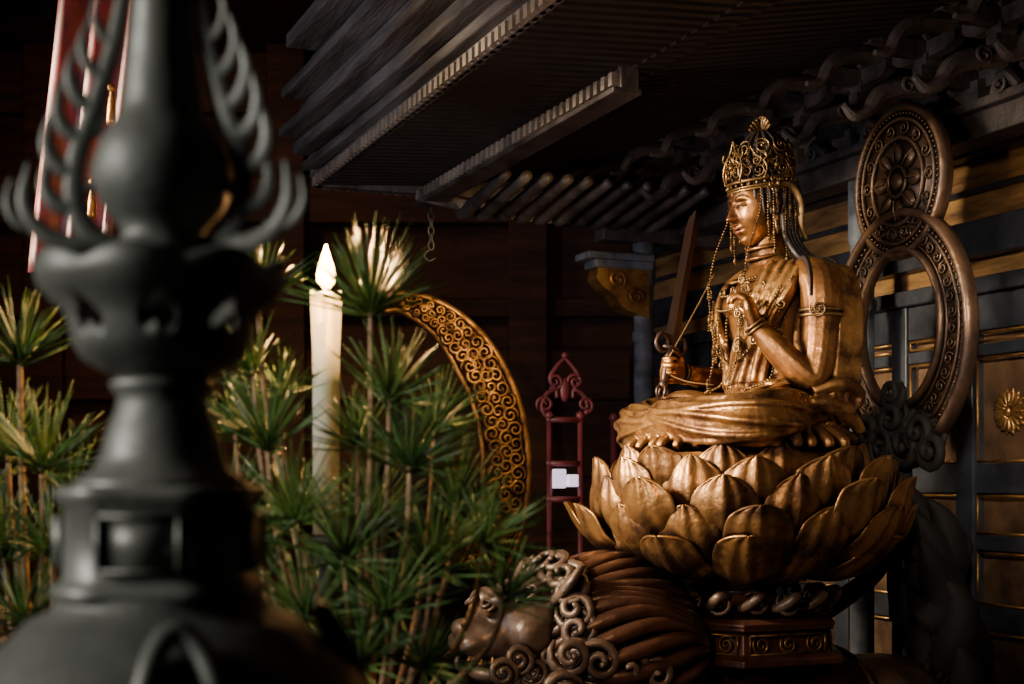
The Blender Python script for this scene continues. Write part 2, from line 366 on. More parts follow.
for s in (-1,1):
    n_=R3@Vector((0,s,0)); p=MH@Vector((-.005,s*.103,.055))
    for k in range(6):
        a=k*pi/3; q=p+(R3@Vector((math.cos(a),0,math.sin(a))))*.018; curl(bm,q,n_,.011,1.2,.0028)
    ball(bm,p+n_*.005,.009,2)
    T(bm,[(*p,.004,.009),(*(MH@Vector((-.045,s*.115,.04))),.003,.012),(*(MH@Vector((-.065,s*.118,-.01))),.003,.013),(*(MH@Vector((-.06,s*.115,-.07))),.003,.011),(*(MH@Vector((-.075,s*.115,-.12))),.002,.006)],6,6)
    for k,xo in enumerate((.028,.012,-.004,-.03,-.05,-.066)):
        b=MH@Vector((xo,s*(.098+.006*(k%2)),.045)); L=(.15,.19,.13,.22,.18,.24)[k]
        beads(bm,[b,b+Vector((.004,s*.006,-L*.5)),b+Vector((.0,s*.008,-L))],.0036,2.3,5)
        for q in (.35,.7,1):
            pc=b+Vector((0,s*.006,-L*q)); ell(bm,pc,(.007,.003,.010),8,6)
mk('crown',bm,M_fil,st)
bm=bmesh.new()
for z,dz,o,r in ((.56,.05,.014,.0055),(.55,.085,.020,.0045),(.54,.12,.024,.005)):
    beads(bm,[tp(z-dz*math.cos(a)*1.0 if abs(a)<1.57 else z,a,o+.012) for a in [-1.3,-.8,-.3,0,.3,.8,1.3]],r,2.1)
for a in (-.6,-.3,0,.3,.6):
    p=tp(.43-.03*math.cos(a),a,.034); beads(bm,[p,p+Vector((.004,0,-.03)),p+Vector((.002,0,-.07))],.0045,2.2)
    curl(bm,p+Vector((.006,0,-.085)),(1,a,0),.014,1.5,.003); ball(bm,p+Vector((.006,0,-.085)),.007,1)
for i in range(7):
    a=-.9+.3*i; p=tp(.50-.02*math.cos(a),a,.03); curl(bm,p,(1,a,0.2),.016,1.6,.0035,flip=(-1)**i)
for s in (-1,1):
    c=[MH@Vector((.045,s*.085,.05)),MH@Vector((.06,s*.09,-.02)),Vector((.035,s*.10,.60)),Vector((.055,s*.10,.50)),Vector((.06,s*.085,.40)),Vector((.055,s*.07,.30)),Vector((.08,s*.06,.20)),Vector((.10,s*.05,.13))]
    beads(bm,c,.0042,2.3)
    for q in (3,4,5,6):
        curl(bm,c[q]+Vector((.004,0,0)),(1,s*.4,0),.013,1.5,.003)
        for k in (-1,0,1): beads(bm,[c[q]+Vector((0,k*.010,-.012)),c[q]+Vector((0,k*.012,-.036))],.003,2.3,3)
    # swags across the waist and long strands down each side of the chest
    beads(bm,[tp(.47,s*.95,.05),tp(.38,s*.75,.05),tp(.30,s*.5,.05),tp(.26,s*.1,.05)],.0045,2.2)
    beads(bm,[tp(.50,s*1.1,.05),tp(.40,s*1.0,.05),tp(.30,s*.9,.045),tp(.21,s*.8,.045),Vector((.08,s*.13,.17))],.0045,2.2)
    for zz in (.42,.34,.27): curl(bm,tp(zz,s*1.0,.055),(.5,s*.8,0),.014,1.5,.0035)
    for zz in (.40,.385):
        pc=Vector((-.122 if s>0 else -.138,s*.236,zz))
        T(bm,[(*(pc+Vector((.062*math.cos(a),.062*math.sin(a),0))),.005) for a in [i*2*pi/12 for i in range(12)]],3,6,closed=True)
    curl(bm,Vector((-.08,s*.285,.40)),(.6,s,0),.024,1.7,.004)
for wr,dr in (((.066,.193,.345),(.5,-.3,.8)),((.068,-.22,.242),(1,.1,.1))):
    wr=Vector(wr); dr=Vector(dr).normalized(); a_=dr.orthogonal().normalized(); b_=dr.cross(a_)
    for k in (0,.012): T(bm,[(*(wr+dr*k+a_*.031*math.cos(a)+b_*.031*math.sin(a)),.004) for a in [i*2*pi/10 for i in range(10)]],3,6,closed=True)
mk('jewellery',bm,M_fil,st)
bm=bmesh.new()
T(bm,[(.02,-.13,.55,.0025),(.08,-.15,.43,.0025),(.15,-.17,.30,.0025),(.17,-.19,.255,.0025),(.12,-.14,.215,.0025),(.05,-.08,.20,.0025)],8,6)
mk('cord',bm,M_fil,st)
# sword
bm=bmesh.new()
hc=Vector((.158,-.185,.258)); tipp=Vector((.055,-.19,.75)); ax=(tipp-hc).normalized(); fw=Vector((1,0,0)); fw=(fw-ax*fw.dot(ax)).normalized(); sd=ax.cross(fw)
tube(bm,[hc-ax*.055,hc-ax*.03,hc,hc+ax*.03,hc+ax*.06],[.012,.013,.0125,.013,.012],10)
mk('sword_hilt',bm,M_sword,st)
bm=bmesh.new()
rows=[(.07,.020),(.10,.024),(.30,.0225),(.44,.022),(.475,.017),(.505,.001)]
rg=[]
for l,w in rows:
    c=hc+ax*l; rg.append([bm.verts.new(c+fw*w),bm.verts.new(c+sd*.006),bm.verts.new(c-fw*w),bm.verts.new(c-sd*.006)])
for A,C in zip(rg,rg[1:]):
    for j in range(4): bm.faces.new((A[j],A[(j+1)%4],C[(j+1)%4],C[j]))
bm.faces.new(rg[0]); bm.faces.new(rg[-1])
mk('sword_blade',bm,M_sword,st,smooth=False)
bm=bmesh.new()
for s in (-1,1):
    T(bm,[(*(hc+ax*(.062+b)+fw*s*a),.0075) for a,b in [(.0,-.005),(.03,-.015),(.05,.005),(.042,.035),(.02,.03),(.008,.01)]],5,8)
T(bm,[(*(hc+ax*.062+fw*.025*math.cos(a)+sd*.018*math.sin(a)),.007) for a in [i*2*pi/8 for i in range(8)]],3,6,closed=True)
for k in range(4):
    a=k*pi/2; v=fw*math.cos(a)+sd*math.sin(a)
    T(bm,[(*(hc-ax*(.055)+v*.004),.005),(*(hc-ax*.07+v*.018),.006),(*(hc-ax*.09+v*.016),.005),(*(hc-ax*.105),.003)],4,6)
ball(bm,hc-ax*.055,.015,2)
mk('sword_guard',bm,M_sword,st)
# halo
def ring(bm,c,a,b,tw,td,n=64):
    T(bm,[(c[0],c[1]+a*math.cos(t),c[2]+b*math.sin(t),tw,td) for t in [i*2*pi/n for i in range(n)]],1,8,up=(1,0,0),closed=True)
HX=-.585
bm=bmesh.new(); NZ=.855; hc2=(HX,0,NZ)
R=.205; n=64; f=[];g=[]
for j in range(n):
    t=2*pi*j/n
    f.append(bm.verts.new((HX+.012,R*math.cos(t),NZ+R*1.08*math.sin(t)))); g.append(bm.verts.new((HX-.012,R*math.cos(t),NZ+R*1.08*math.sin(t))))
bm.faces.new(f); bm.faces.new(g[::-1])
for j in range(n): bm.faces.new((f[j],g[j],g[(j+1)%n],f[(j+1)%n]))
ring(bm,hc2,.215,.232,.016,.026); ring(bm,(HX+.014,0,NZ),.182,.197,.007,.010); ring(bm,(HX+.014,0,NZ),.128,.138,.008,.012); ring(bm,(HX+.016,0,NZ),.045,.048,.008,.01)
for i in range(72):
    t=i*2*pi/72; ball(bm,(HX+.018,.199*math.cos(t),NZ+.214*math.sin(t)),.0065,1)
for i in range(8):
    t=i*pi/4
    ell(bm,(HX+.014,.085*math.cos(t),NZ+.09*math.sin(t)),(.016,.036,.026),14,8,Matrix.Rotation(t,4,'X'))
    T(bm,[(HX+.03,.055*math.cos(t),NZ+.06*math.sin(t),.003),(HX+.033,.085*math.cos(t),NZ+.09*math.sin(t),.004),(HX+.02,.12*math.cos(t),NZ+.128*math.sin(t),.003)],4,5)
ell(bm,(HX+.014,0,NZ),(.018,.03,.03),14,8)
for i in range(14):
    t=i*2*pi/14; curl(bm,(HX+.014,.155*math.cos(t),NZ+.168*math.sin(t)),(1,0,0),.022,1.6,.005,ph=t,flip=(-1)**i)
BZ=.37
def rb(t): return (.335,.385) , (.205+.02*math.sin(t),.25+.02*math.sin(t))
n=84; rr=[]
for j in range(n):
    t=2*pi*j/n; q=[]; (ao,bo),(ai,bi)=rb(t)
    for a,b,x in ((ai,bi,.006),(ao,bo,.006),(ao,bo,-.012),(ai,bi,-.012)):
        q.append(bm.verts.new((HX+x,a*math.cos(t),BZ+b*math.sin(t))))
    rr.append(q)
for j in range(n):
    A=rr[j];C=rr[(j+1)%n]
    for k in range(4): bm.faces.new((A[k],A[(k+1)%4],C[(k+1)%4],C[k]))
for k,(w_,d_) in ((0,(.014,.022)),(.18,(.005,.008)),(.62,(.007,.010)),(1,(.018,.028))):
    T(bm,[(HX+.006,(ai+(ao-ai)*k)*math.cos(t),BZ+(bi+(bo-bi)*k)*math.sin(t),w_,d_) for t in [i*2*pi/64 for i in range(64)] for (ao,bo),(ai,bi) in [rb(t)]],1,8,up=(1,0,0),closed=True)
for i in range(40):
    t=i*2*pi/40; (ao,bo),(ai,bi)=rb(t); k=.40; curl(bm,(HX+.010,(ai+(ao-ai)*k)*math.cos(t),BZ+(bi+(bo-bi)*k)*math.sin(t)),(1,0,0),.018,1.5,.0045,ph=t,flip=(-1)**i)
for i in range(90):
    t=i*2*pi/90; ball(bm,(HX+.014,.307*math.cos(t),BZ+.355*math.sin(t)),.0065,1)
mk('halo_rings',bm,M_halo,st)
bm=bmesh.new()
for y,z,r in [(-.13,.06,.07),(.13,.06,.07),(-.05,.02,.08),(.06,.02,.08),(0,.10,.07),(.19,.0,.06),(-.19,0,.06),(0,.18,.05)]:
    curl(bm,(HX+.03,y,z),(1,0,0),r,1.8,.018,ph=y*9,n=8,flip=1 if y>0 else -1)
T(bm,[(HX,0,.02,.03),(HX,0,-.2,.028),(HX+.1,0,-.38,.03),(HX+.3,0,-.5,.035)],6,10)
ell(bm,(HX,0,.04),(.03,.22,.10))
mk('halo_foot',bm,M_dark,st)
# ================================================================= LOTUS THRONE
lo=empty('lotus_throne',SC,ZR)
def petal(bm,az,pr,W,cup,ns=16,nt=14):
    c=cr(pr,ns//(len(pr)-1)+1); m=len(c); rad=Vector((math.cos(az),math.sin(az),0)); tn=Vector((-math.sin(az),math.cos(az),0)); rows=[]
    for i,(r,z) in enumerate(c):
        s=i/(m-1); a=c[max(0,i-1)]; b=c[min(m-1,i+1)]; tx,tz=b[0]-a[0],b[1]-a[1]; L=math.hypot(tx,tz); nx,nz=tz/L,-tx/L
        w=W*min(1,.5+s*1.3)*max(0,1-max(0,(s-.42)/.58)**3.0)**.6
        row=[]
        for j in range(nt+1):
            t=-1+2*j/nt
            off=-cup*W*t*t*(w/W)+.008*math.exp(-(t/.12)**2)*s + .0035*math.cos(t*13)*(s>.1)
            off+=.014*max(0,s-.82)/.18+.006*abs(t)**4
            row.append(bm.verts.new(rad*(r+nx*off)+Vector((0,0,z+nz*off))+tn*t*w))
        rows.append(row)
    for A,C in zip(rows,rows[1:]):
        for j in range(nt): bm.faces.new((A[j],A[j+1],C[j+1],C[j]))
bm=bmesh.new()
specs=[(14,.0,[(.20,-.25),(.33,-.18),(.395,-.10),(.40,-.03),(.385,.0)],.090,.45),
       (14,.5,[(.18,-.29),(.35,-.23),(.440,-.15),(.450,-.07),(.435,-.03)],.098,.45),
       (14,.0,[(.16,-.33),(.35,-.29),(.46,-.21),(.485,-.13),(.475,-.085)],.100,.43),
       (14,.5,[(.14,-.35),(.34,-.34),(.450,-.275),(.490,-.205),(.490,-.16)],.098,.40),
       (12,.0,[(.12,-.36),(.28,-.375),(.39,-.335),(.445,-.28),(.455,-.24)],.098,.38)]
for n,ph,pr_,W,cup in specs:
    for i in range(n):
        j=random.uniform(-.012,.012)
        petal(bm,(i+ph)*2*pi/n+random.uniform(-.03,.03),[(r+j*s,z+random.uniform(-.005,.005)) for s,(r,z) in enumerate(pr_)],W,cup)
mk('petals',bm,M_lotus,lo,mods=(('solid',.009),('sub',1)))
bm=bmesh.new()
lathe(bm,[(.02,-.36),(.2,-.33),(.33,-.22),(.375,-.1),(.375,-.03),(.365,-.012),(.02,-.008)],48)
mk('seed_pod',bm,M_lotus,lo)
bm=bmesh.new()
lathe(bm,[(.10,-.50),(.16,-.49),(.17,-.47),(.12,-.45),(.10,-.42),(.13,-.40),(.20,-.385),(.21,-.37),(.16,-.355),(.05,-.35)],48)
lathe(bm,[(.05,-.515),(.30,-.515),(.305,-.50),(.27,-.49),(.05,-.488)],6)
lathe(bm,[(.05,-.62),(.33,-.62),(.33,-.60),(.29,-.59),(.27,-.53),(.30,-.52),(.30,-.51),(.05,-.51)],6)
mk('pedestal',bm,M_ped,lo,smooth=False,mods=(('bevel',.004),))
bm=bmesh.new()
for i in range(16):
    a=i*2*pi/16; p=Vector((.25*math.cos(a),.25*math.sin(a),-.445)); n_=(math.cos(a),math.sin(a),.3)
    T(bm,[(.17*math.cos(a-.17),.17*math.sin(a-.17),-.46,.012),(.24*math.cos(a-.15),.24*math.sin(a-.15),-.46,.014),(.275*math.cos(a-.05),.275*math.sin(a-.05),-.44,.016),(.285*math.cos(a+.03),.285*math.sin(a+.03),-.42,.014),(.25*math.cos(a+.1),.25*math.sin(a+.1),-.425,.01)],5,8)
    curl(bm,p,n_,.035,1.6,.009,n=7,flip=(-1)**i)
mk('cloud_scallops',bm,M_lionp,lo)
bm=bmesh.new()
for i in range(6):
    a=(i+.5)*pi/3; nrm=Vector((math.cos(a),math.sin(a),0)); tg=Vector((-math.sin(a),math.cos(a),0)); c=nrm*.252+Vector((0,0,-.56))
    for k in (-.09,0,.09):
        curl(bm,c+tg*k,nrm,.026,1.7,.005)
    for s in (-1,1): tube(bm,[c+tg*(-.125)+Vector((0,0,s*.027)),c+tg*.125+Vector((0,0,s*.027))],.004,6)
    for s in (-1,1): tube(bm,[c+tg*(s*.125)+Vector((0,0,-.027)),c+tg*s*.125+Vector((0,0,.027))],.004,6)
mk('gilt_trim',bm,M_fil,lo)
# ================================================================= LION
li=empty('guardian_lion_mount',SC,ZR)
bm=bmesh.new()
T(bm,[(-.66,0,-.88,.12),(-.58,0,-.86,.21),(-.35,0,-.87,.235),(0,0,-.87,.225),(.3,0,-.85,.25),(.46,0,-.78,.25),(.58,0,-.68,.20),(.66,0,-.58,.16)],6,24)
for s in (-1,1):
    T(bm,[(.38,s*.16,-.84,.13),(.42,s*.19,-.98,.10),(.40,s*.19,-1.08,.075),(.42,s*.19,-1.18,.06),(.43,s*.19,-1.245,.06)],6,14)
    T(bm,[(.38,s*.19,-1.25,.05,.04),(.45,s*.19,-1.245,.065,.05),(.53,s*.19,-1.255,.06,.035)],5,12,up=(0,0,1))
    T(bm,[(-.5,s*.14,-.86,.15),(-.44,s*.19,-.98,.13),(-.42,s*.2,-1.04,.09),(-.56,s*.2,-1.12,.06),(-.55,s*.2,-1.2,.05),(-.54,s*.2,-1.25,.05)],6,14)
    T(bm,[(-.57,s*.2,-1.25,.05,.04),(-.5,s*.2,-1.245,.06,.045),(-.42,s*.2,-1.255,.06,.035)],5,12,up=(0,0,1))
    for k in range(4):
        for fx in (.53,-.42): ell(bm,(fx+.01,s*.2+(k-1.5)*.03,-1.262),(.035,.017,.026),10,8)
ell(bm,(.70,0,-.50),(.155,.145,.14)); ell(bm,(.81,0,-.53),(.10,.105,.065)); ell(bm,(.79,0,-.63),(.09,.085,.035)); ell(bm,(.70,0,-.61),(.11,.11,.06))
ell(bm,(.895,0,-.505),(.035,.05,.03))
for s in (-1,1):
    ell(bm,(.80,s*.07,-.425),(.05,.045,.03)); ell(bm,(.815,s*.06,-.455),(.03,.03,.025)); ell(bm,(.88,s*.05,-.545),(.045,.04,.035)); ell(bm,(.73,s*.125,-.52),(.06,.035,.06))
    T(bm,[(.66,s*.12,-.42,.04,.02),(.64,s*.17,-.37,.045,.018),(.62,s*.20,-.32,.02,.008)],5,10)
ell(bm,(.46,0,-.66),(.22,.24,.24),24,16)
mk('lion_body',bm,M_lionp,li,mods=(('remesh',.009),('smooth',3)))
bm=bmesh.new()
for s in (-1,1): ell(bm,(.842,s*.06,-.453),(.016,.02,.017),14,10)
for s in (-1,1):
    for k in range(3): bmesh.ops.create_cone(bm,segments=8,radius1=.010,radius2=.001,depth=.03,matrix=Matrix.Translation((.86-.03*k,s*(.045+.01*k),-.585)))
mk('lion_eyes_and_teeth',bm,M_gold,li)
bm=bmesh.new(); mc=Vector((.45,0,-.61)); mr=(.28,.30,.29)
for i in range(34):
    ph=-.6+i*(pi+1.2)/33; pts=[];rr=[]
    for k in range(17):
        t=k/16; th=math.radians(28+122*t); a=ph+.12*math.sin(t*5+i*.7)
        pts.append(mc+Vector((mr[0]*math.cos(th),mr[1]*math.sin(th)*math.cos(a),mr[2]*math.sin(th)*math.sin(a)))*1.0); rr.append(.027*(.35+.65*math.sin(pi*(.12+.8*t))))
    tube(bm,pts,rr,8)
mk('mane_locks',bm,M_lion,li)
bm=bmesh.new()
for i in range(17):
    a=-.7+i*(pi+1.4)/16; p=Vector((.63,.195*math.cos(a),-.53+.19*math.sin(a))); curl(bm,p,(.75,math.cos(a),math.sin(a)),.056,1.7,.018,ph=a,n=8,flip=(-1)**i,rise=1.2)
for s in (-1,1):
    for i in range(12):
        p=Vector((.68-.08*(i%4)+.02*(i//4),s*(.245+.012*(i%4)),-.56-.10*(i//4)-.02*(i%4))); curl(bm,p,(.35,s,.0),.055,1.7,.018,ph=i,n=8,flip=(-1)**i,rise=1.3)
    for i in range(4): curl(bm,(.74+.035*i,s*(.10-.012*i),-.40-.012*i),(.6,s*.4,.9),.026,1.6,.009,n=7)
    for i in range(4): curl(bm,(.70+.045*i,s*.145,-.58-.035*(i%2)),(.2,s,.1),.04,1.7,.013,n=7,ph=i)
mk('mane_curls',bm,M_lionp,li)
bm=bmesh.new()
T(bm,[(-.58,0,-.80,.05),(-.66,0,-.74,.05),(-.70,0,-.62,.07),(-.70,.0,-.45,.08),(-.66,.0,-.25,.06)],6,12)
for i,(a,b,c) in enumerate([(-.70,.03,-.60),(-.72,-.03,-.5),(-.70,.05,-.42),(-.66,0,-.35),(-.74,.08,-.72),(-.70,-.06,-.62),(-.64,.05,-.46),(-.60,0,-.34),(-.66,.12,-.66),(-.6,.10,-.54),(-.76,.02,-.8),(-.7,.12,-.85)]):
    T(bm,[(a,b,c,.06),(a-.04+.02*(i%3),b*1.5,c+.08,.07),(a+.02+.02*(i%2),b*1.8,c+.19,.045),(a+.08,b*1.8,c+.27,.006)],6,10)
for i in range(10): curl(bm,(-.72+.04*(i%3),.09,-.8+.055*i),(.2,1,0),.05,1.6,.016,n=8,ph=i)
mk('lion_tail',bm,M_dark,li)
bm=bmesh.new(); rows=[]
for i in range(25):
    x=-.33+.66*i/24; row=[]
    for j in range(33):
        a=-1.9+3.8*j/32; drop=max(0,abs(a)-1.4)
        r=.262+.006*math.sin(a*14)*min(1,abs(a))+.004*math.sin(x*30)
        row.append(bm.verts.new((x,r*math.sin(a) if drop==0 else math.copysign(r,a)*(1.0),-.88+(r*math.cos(a) if drop==0 else r*math.cos(1.4)-drop*.35))))
    rows.append(row)
for A,C in zip(rows,rows[1:]):
    for j in range(32): bm.faces.new((A[j],A[j+1],C[j+1],C[j]))
mk('saddle_cloth',bm,M_cloth,li,mods=(('solid',.012),))
bm=bmesh.new()
for x in (-.33,.33):
    T(bm,[(x,.268*math.sin(a),-.88+.268*math.cos(a),.009) for a in [-1.5+i*.25 for i in range(13)]],3,6)
for i in range(9):
    for s in (-1,1): curl(bm,(-.28+.07*i,s*.275,-.93),(0,s,0),.024,1.6,.005,flip=(-1)**i)
mk('saddle_trim',bm,M_fil,li)
bm=bmesh.new(); box(bm,-.68,.95,-.46,.46,0,.34); box(bm,-.72,1.0,-.5,.5,.34,.40); box(bm,-.72,1.0,-.5,.5,0,.06)
d=mk('altar_dais',bm,M_stone,None,smooth=False,mods=(('bevel',.008),)); d.location=(SC.x,SC.y,0); d.rotation_euler=(0,0,ZR)
# ================================================================= SHRINE FACADE
fa_loc=(1.656,4.6,CH); fa_r=math.atan2(.928,-.373)
def fo(name): return empty(name,fa_loc,fa_r)
bm=bmesh.new(); box(bm,-4.2,2.75,-.12,-.03,-1.6,2.4)
w=mk('wall_right',bm,M_back,None,smooth=False); w.location=fa_loc; w.rotation_euler=(0,0,fa_r)
wl=fo('shrine_wall_panelling')
bm=bmesh.new(); box(bm,-4,2.6,-.03,.0,.87,1.08); box(bm,-4,2.6,-.03,.0,.68,.745); mk('amber_boards',bm,M_amber,wl,smooth=False)
bm=bmesh.new()
box(bm,-4,2.7,-.03,.07,1.08,1.22); box(bm,-4,2.7,-.03,.05,.745,.87); box(bm,-4,2.7,-.03,.06,.62,.675); box(bm,-4,2.7,-.03,.03,1.3,1.42); box(bm,-4,2.7,-.03,.02,.965,.985)
mk('head_beams',bm,M_frame,wl,smooth=False,mods=(('bevel',.006),))
bm=bmesh.new(); bp=bmesh.new(); bg=bmesh.new()
for k in range(-9,8):
    c=.07+.355*k; s0=c-.135;s1=c+.135
    box(bm,c+.135,c+.22,-.03,.035,-1.5,.62)
    for z0,z1 in ((.50,.62),(.415,.455),(-.045,.055),(-.235,-.185),(-.50,-.42),(-1.05,-.97),(-1.5,-1.4)):
        box(bm,s0,s1,-.03,.025,z0,z1)
    box(bp,s0,s1,-.03,-.012,-1.5,.62)
    for z0,z1 in ((.455,.50),(.055,.415),(-.185,-.045),(-.42,-.235),(-.97,-.50)):
        i_=.008
        pts=[(s0+i_,z0+i_),(s1-i_,z0+i_),(s1-i_,z1-i_),(s0+i_,z1-i_)]
        for q in range(4):
            A=pts[q];B=pts[(q+1)%4]; tube(bg,[(A[0],.02,A[1]),(B[0],.02,B[1])],.0045,6)
    for q in range(16):
        t=q*pi/8; ell(bg,(c+.043*math.cos(t),.0,.225+.043*math.sin(t)),(.028,.008,.0085),10,6,Matrix.Rotation(-t,4,'Y'))
        ell(bg,(c+.06*math.cos(t+.2),-.004,.225+.06*math.sin(t+.2)),(.02,.006,.008),8,6,Matrix.Rotation(-t-.2,4,'Y'))
    ell(bg,(c,.006,.225),(.016,.01,.016),14,8)
mk('door_frames',bm,M_frame,wl,smooth=False,mods=(('bevel',.004),)); mk('door_panels',bp,M_panel,wl,smooth=False); mk('gilt_crests_and_edging',bg,M_gold,wl)
po=fo('shrine_porch')
for i,(s,o_) in enumerate(((-1.35,.18),(.62,.18),(1.9,.4))):
    bm=bmesh.new()
    lathe(bm,[(.07,-1.6),(.07,-1.5),(.05,-1.48),(.043,-1.4),(.043,.60),(.052,.61),(.052,.64),(.043,.65),(.043,.84),(.05,.86),(.05,1.08)],24,(s,o_,0)); mk('column_%d'%(i+1),bm,M_col,po)
bm=bmesh.new()
box(bm,-3,2.05,.13,.25,1.07,1.15); box(bm,-3,2.1,.11,.28,1.15,1.18)
box(bm,1.85,1.95,0,.62,1.03,1.10)
mk('porch_beams',bm,M_brk,po,smooth=False,mods=(('bevel',.006),))
bm=bmesh.new(); s=1.9
box(bm,s-.07,s+.07,.38,.70,.945,.975); box(bm,s-.06,s+.06,.38,.66,.91,.945)
mk('beam_end_cap',bm,M_col,po,smooth=False,mods=(('bevel',.006),))
bm=bmesh.new()
poly(bm,[(.0,.91),(.24,.91),(.25,.86),(.215,.825),(.17,.80),(.14,.755),(.10,.73),(.06,.72),(.0,.70)],(s,.40,0),(0,1,0),(0,0,1),(1,0,0),.10)
for q in (-.055,.055):
    curl(bm,(s+q,.56,.86),(1 if q>0 else -1,0,0),.04,1.6,.009); curl(bm,(s+q,.47,.79),(1 if q>0 else -1,0,0),.035,1.6,.008)
mk('gilt_corbel',bm,M_gold,po,smooth=False,mods=(('bevel',.006),))
bm=bmesh.new()
BO=-.18
def masu(x,y,z,w=.075,h=.05):
    v=[]
    for k,zz in ((.65,z),(1,z+h*.45),(1,z+h)):
        v.append([bm.verts.new((x+sx*w*k/2,y+BO+sy*w*k/2,zz)) for sx,sy in ((-1,-1),(1,-1),(1,1),(-1,1))])
    for A,C in zip(v,v[1:]):
        for j in range(4): bm.faces.new((A[j],A[(j+1)%4],C[(j+1)%4],C[j]))
    bm.faces.new(v[0][::-1]); bm.faces.new(v[-1])
def arm(c,A,N,L,h,th):
    p=[(-L/2,h),(-L/2,h*.45),(-L*.44,h*.18),(-L*.33,0),(L*.33,0),(L*.44,h*.18),(L/2,h*.45),(L/2,h)]
    poly(bm,p,(c[0],c[1]+BO,c[2]),A,(0,0,1),N,th)
def TB(L,*a,**k): T(bm,[(p[0],p[1]+BO,*p[2:]) for p in L],*a,**k)
for k in range(-6,6):
    s=-.05+.333*k
    if s>1.95: continue
    z=1.18
    masu(s,.4,z,.11,.06)
    arm((s,.4,z+.04),(1,0,0),(0,1,0),.26,.055,.045); arm((s,.47,z+.04),(0,1,0),(1,0,0),.34,.055,.045)
    for q in (-.105,0,.105): masu(s+q,.4,z+.09,.062,.04)
    masu(s,.60,z+.09,.062,.04)
    arm((s,.60,z+.12),(1,0,0),(0,1,0),.30,.05,.04); arm((s,.55,z+.12),(0,1,0),(1,0,0),.55,.05,.04)
    for q in (-.12,0,.12): masu(s+q,.60,z+.165,.058,.035)
    masu(s,.80,z+.15,.058,.035)
    TB([(s,.60,z+.03,.030,.036),(s,.70,z+.02,.030,.036),(s,.78,z-.01,.028,.03),(s,.82,z-.06,.022,.024),(s,.87,z-.08,.017,.018),(s,.91,z-.05,.010,.010)],5,8,up=(1,0,0))
    TB([(s,.78,z+.11,.026,.032),(s,.89,z+.10,.026,.03),(s,.96,z+.06,.022,.026),(s,.99,z+.01,.016,.018),(s,1.04,z+.0,.008,.010)],5,8,up=(1,0,0))
    curl(bm,(s+.035,.70+BO,z+.02),(1,0,0),.028,1.5,.007); curl(bm,(s-.035,.70+BO,z+.02),(-1,0,0),.028,1.5,.007)
    TB([(s+.11,.44,z+.0,.016),(s+.166,.45,z+.05,.02),(s+.22,.44,z+.0,.016)],4,8)
    curl(bm,(s+.166,.46+BO,z+.02),(0,1,0),.03,1.5,.009)
box(bm,-3,2.05,.575+BO,.625+BO,1.37,1.40); box(bm,-3,2.05,.775+BO,.825+BO,1.36,1.39)
mk('bracket_complexes',bm,M_brk,po,smooth=False,mods=(('bevel',.003),))
# roof / eaves
rf=fo('shrine_roof')
SE=1.86; OA=1.84
bm=bmesh.new()
def slab(pts,th):
    a=[Vector(p) for p in pts]; b=[p+Vector((0,0,th)) for p in a]
    v=[bm.verts.new(p) for p in a+b]
    for f in [(0,3,2,1),(4,5,6,7),(0,1,5,4),(1,2,6,5),(2,3,7,6),(3,0,4,7)]: bm.faces.new([v[i] for i in f])
slab([(-3,-.05,1.50),(SE,-.05,1.50),(SE,1.40,1.225),(-3,1.40,1.225)],.03)
slab([(-3,1.34,1.24),(SE,1.34,1.24),(SE,OA,1.20),(-3,OA,1.20)],.03)
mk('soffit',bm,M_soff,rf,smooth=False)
bm=bmesh.new(); s=-3
while s<SE:
    tube(bm,[Vector((s,.1,1.450)),Vector((s,1.40,1.205))],[(.022,.026)]*2,4,up=(0,0,1),ph=pi/4)
    tube(bm,[Vector((s,1.30,1.215)),Vector((s,OA,1.18))],[(.02,.022)]*2,4,up=(0,0,1),ph=pi/4)
    s+=.058
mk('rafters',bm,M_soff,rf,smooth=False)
bm=bmesh.new()
def sw(o0,o1,h0,h1,s0,s1,cv=.0):
    N_=16; rg=[]
    for i in range(N_+1):
        t=i/N_; s_=s0+(s1-s0)*t; dz=cv*max(0,(s_-.2)/(SE-.2))**2
        rg.append([bm.verts.new((s_,a,b+dz)) for a,b in ((o0,h0),(o1,h0),(o1,h1),(o0,h1))])
    for A,C in zip(rg,rg[1:]):
        for j in range(4): bm.faces.new((A[j],A[(j+1)%4],C[(j+1)%4],C[j]))
    bm.faces.new(rg[0]); bm.faces.new(rg[-1])
D=OA-1.93
for a,b,c,d_,s1,cv in ((1.93,1.96,1.165,1.225,.06,0),(1.95,2.00,1.215,1.25,.08,.02),(1.97,2.04,1.265,1.31,.08,.03),(1.97,2.10,1.325,1.36,.06,.03),(1.90,2.04,1.36,1.44,-.05,.03),(1.90,2.13,1.44,1.475,-.12,.03),(1.90,2.07,1.475,1.55,-.35,.03),(1.90,2.18,1.55,1.60,-.42,.03),(1.88,2.10,1.60,1.75,-.62,.03),(1.88,2.22,1.75,1.80,-.7,.03)):
    sw(a+D,b+D,c,d_,-3,SE+s1,cv)
for s0,s1,h0,h1 in ((SE,SE+.05,1.165,1.225),(SE+.04,SE+.08,1.21,1.26),(SE-.02,SE+.10,1.26,1.32)):
    box(bm,s0,s1,-.1,OA+.04,h0,h1)
pp=[(SE-.08,.35+.075*i,1.145-.055*math.sin(pi*i/15)) for i in range(16)]
tube(bm,pp,[(.012,.035)]*16,4,up=(0,0,1),ph=pi/4)
mk('eave_mouldings',bm,M_wood,rf,smooth=False,mods=(('bevel',.006),))
bm=bmesh.new(); sw(1.37,1.43,1.13,1.215,.04,SE+.03); sw(1.36,1.455,1.118,1.135,.04,SE+.04)
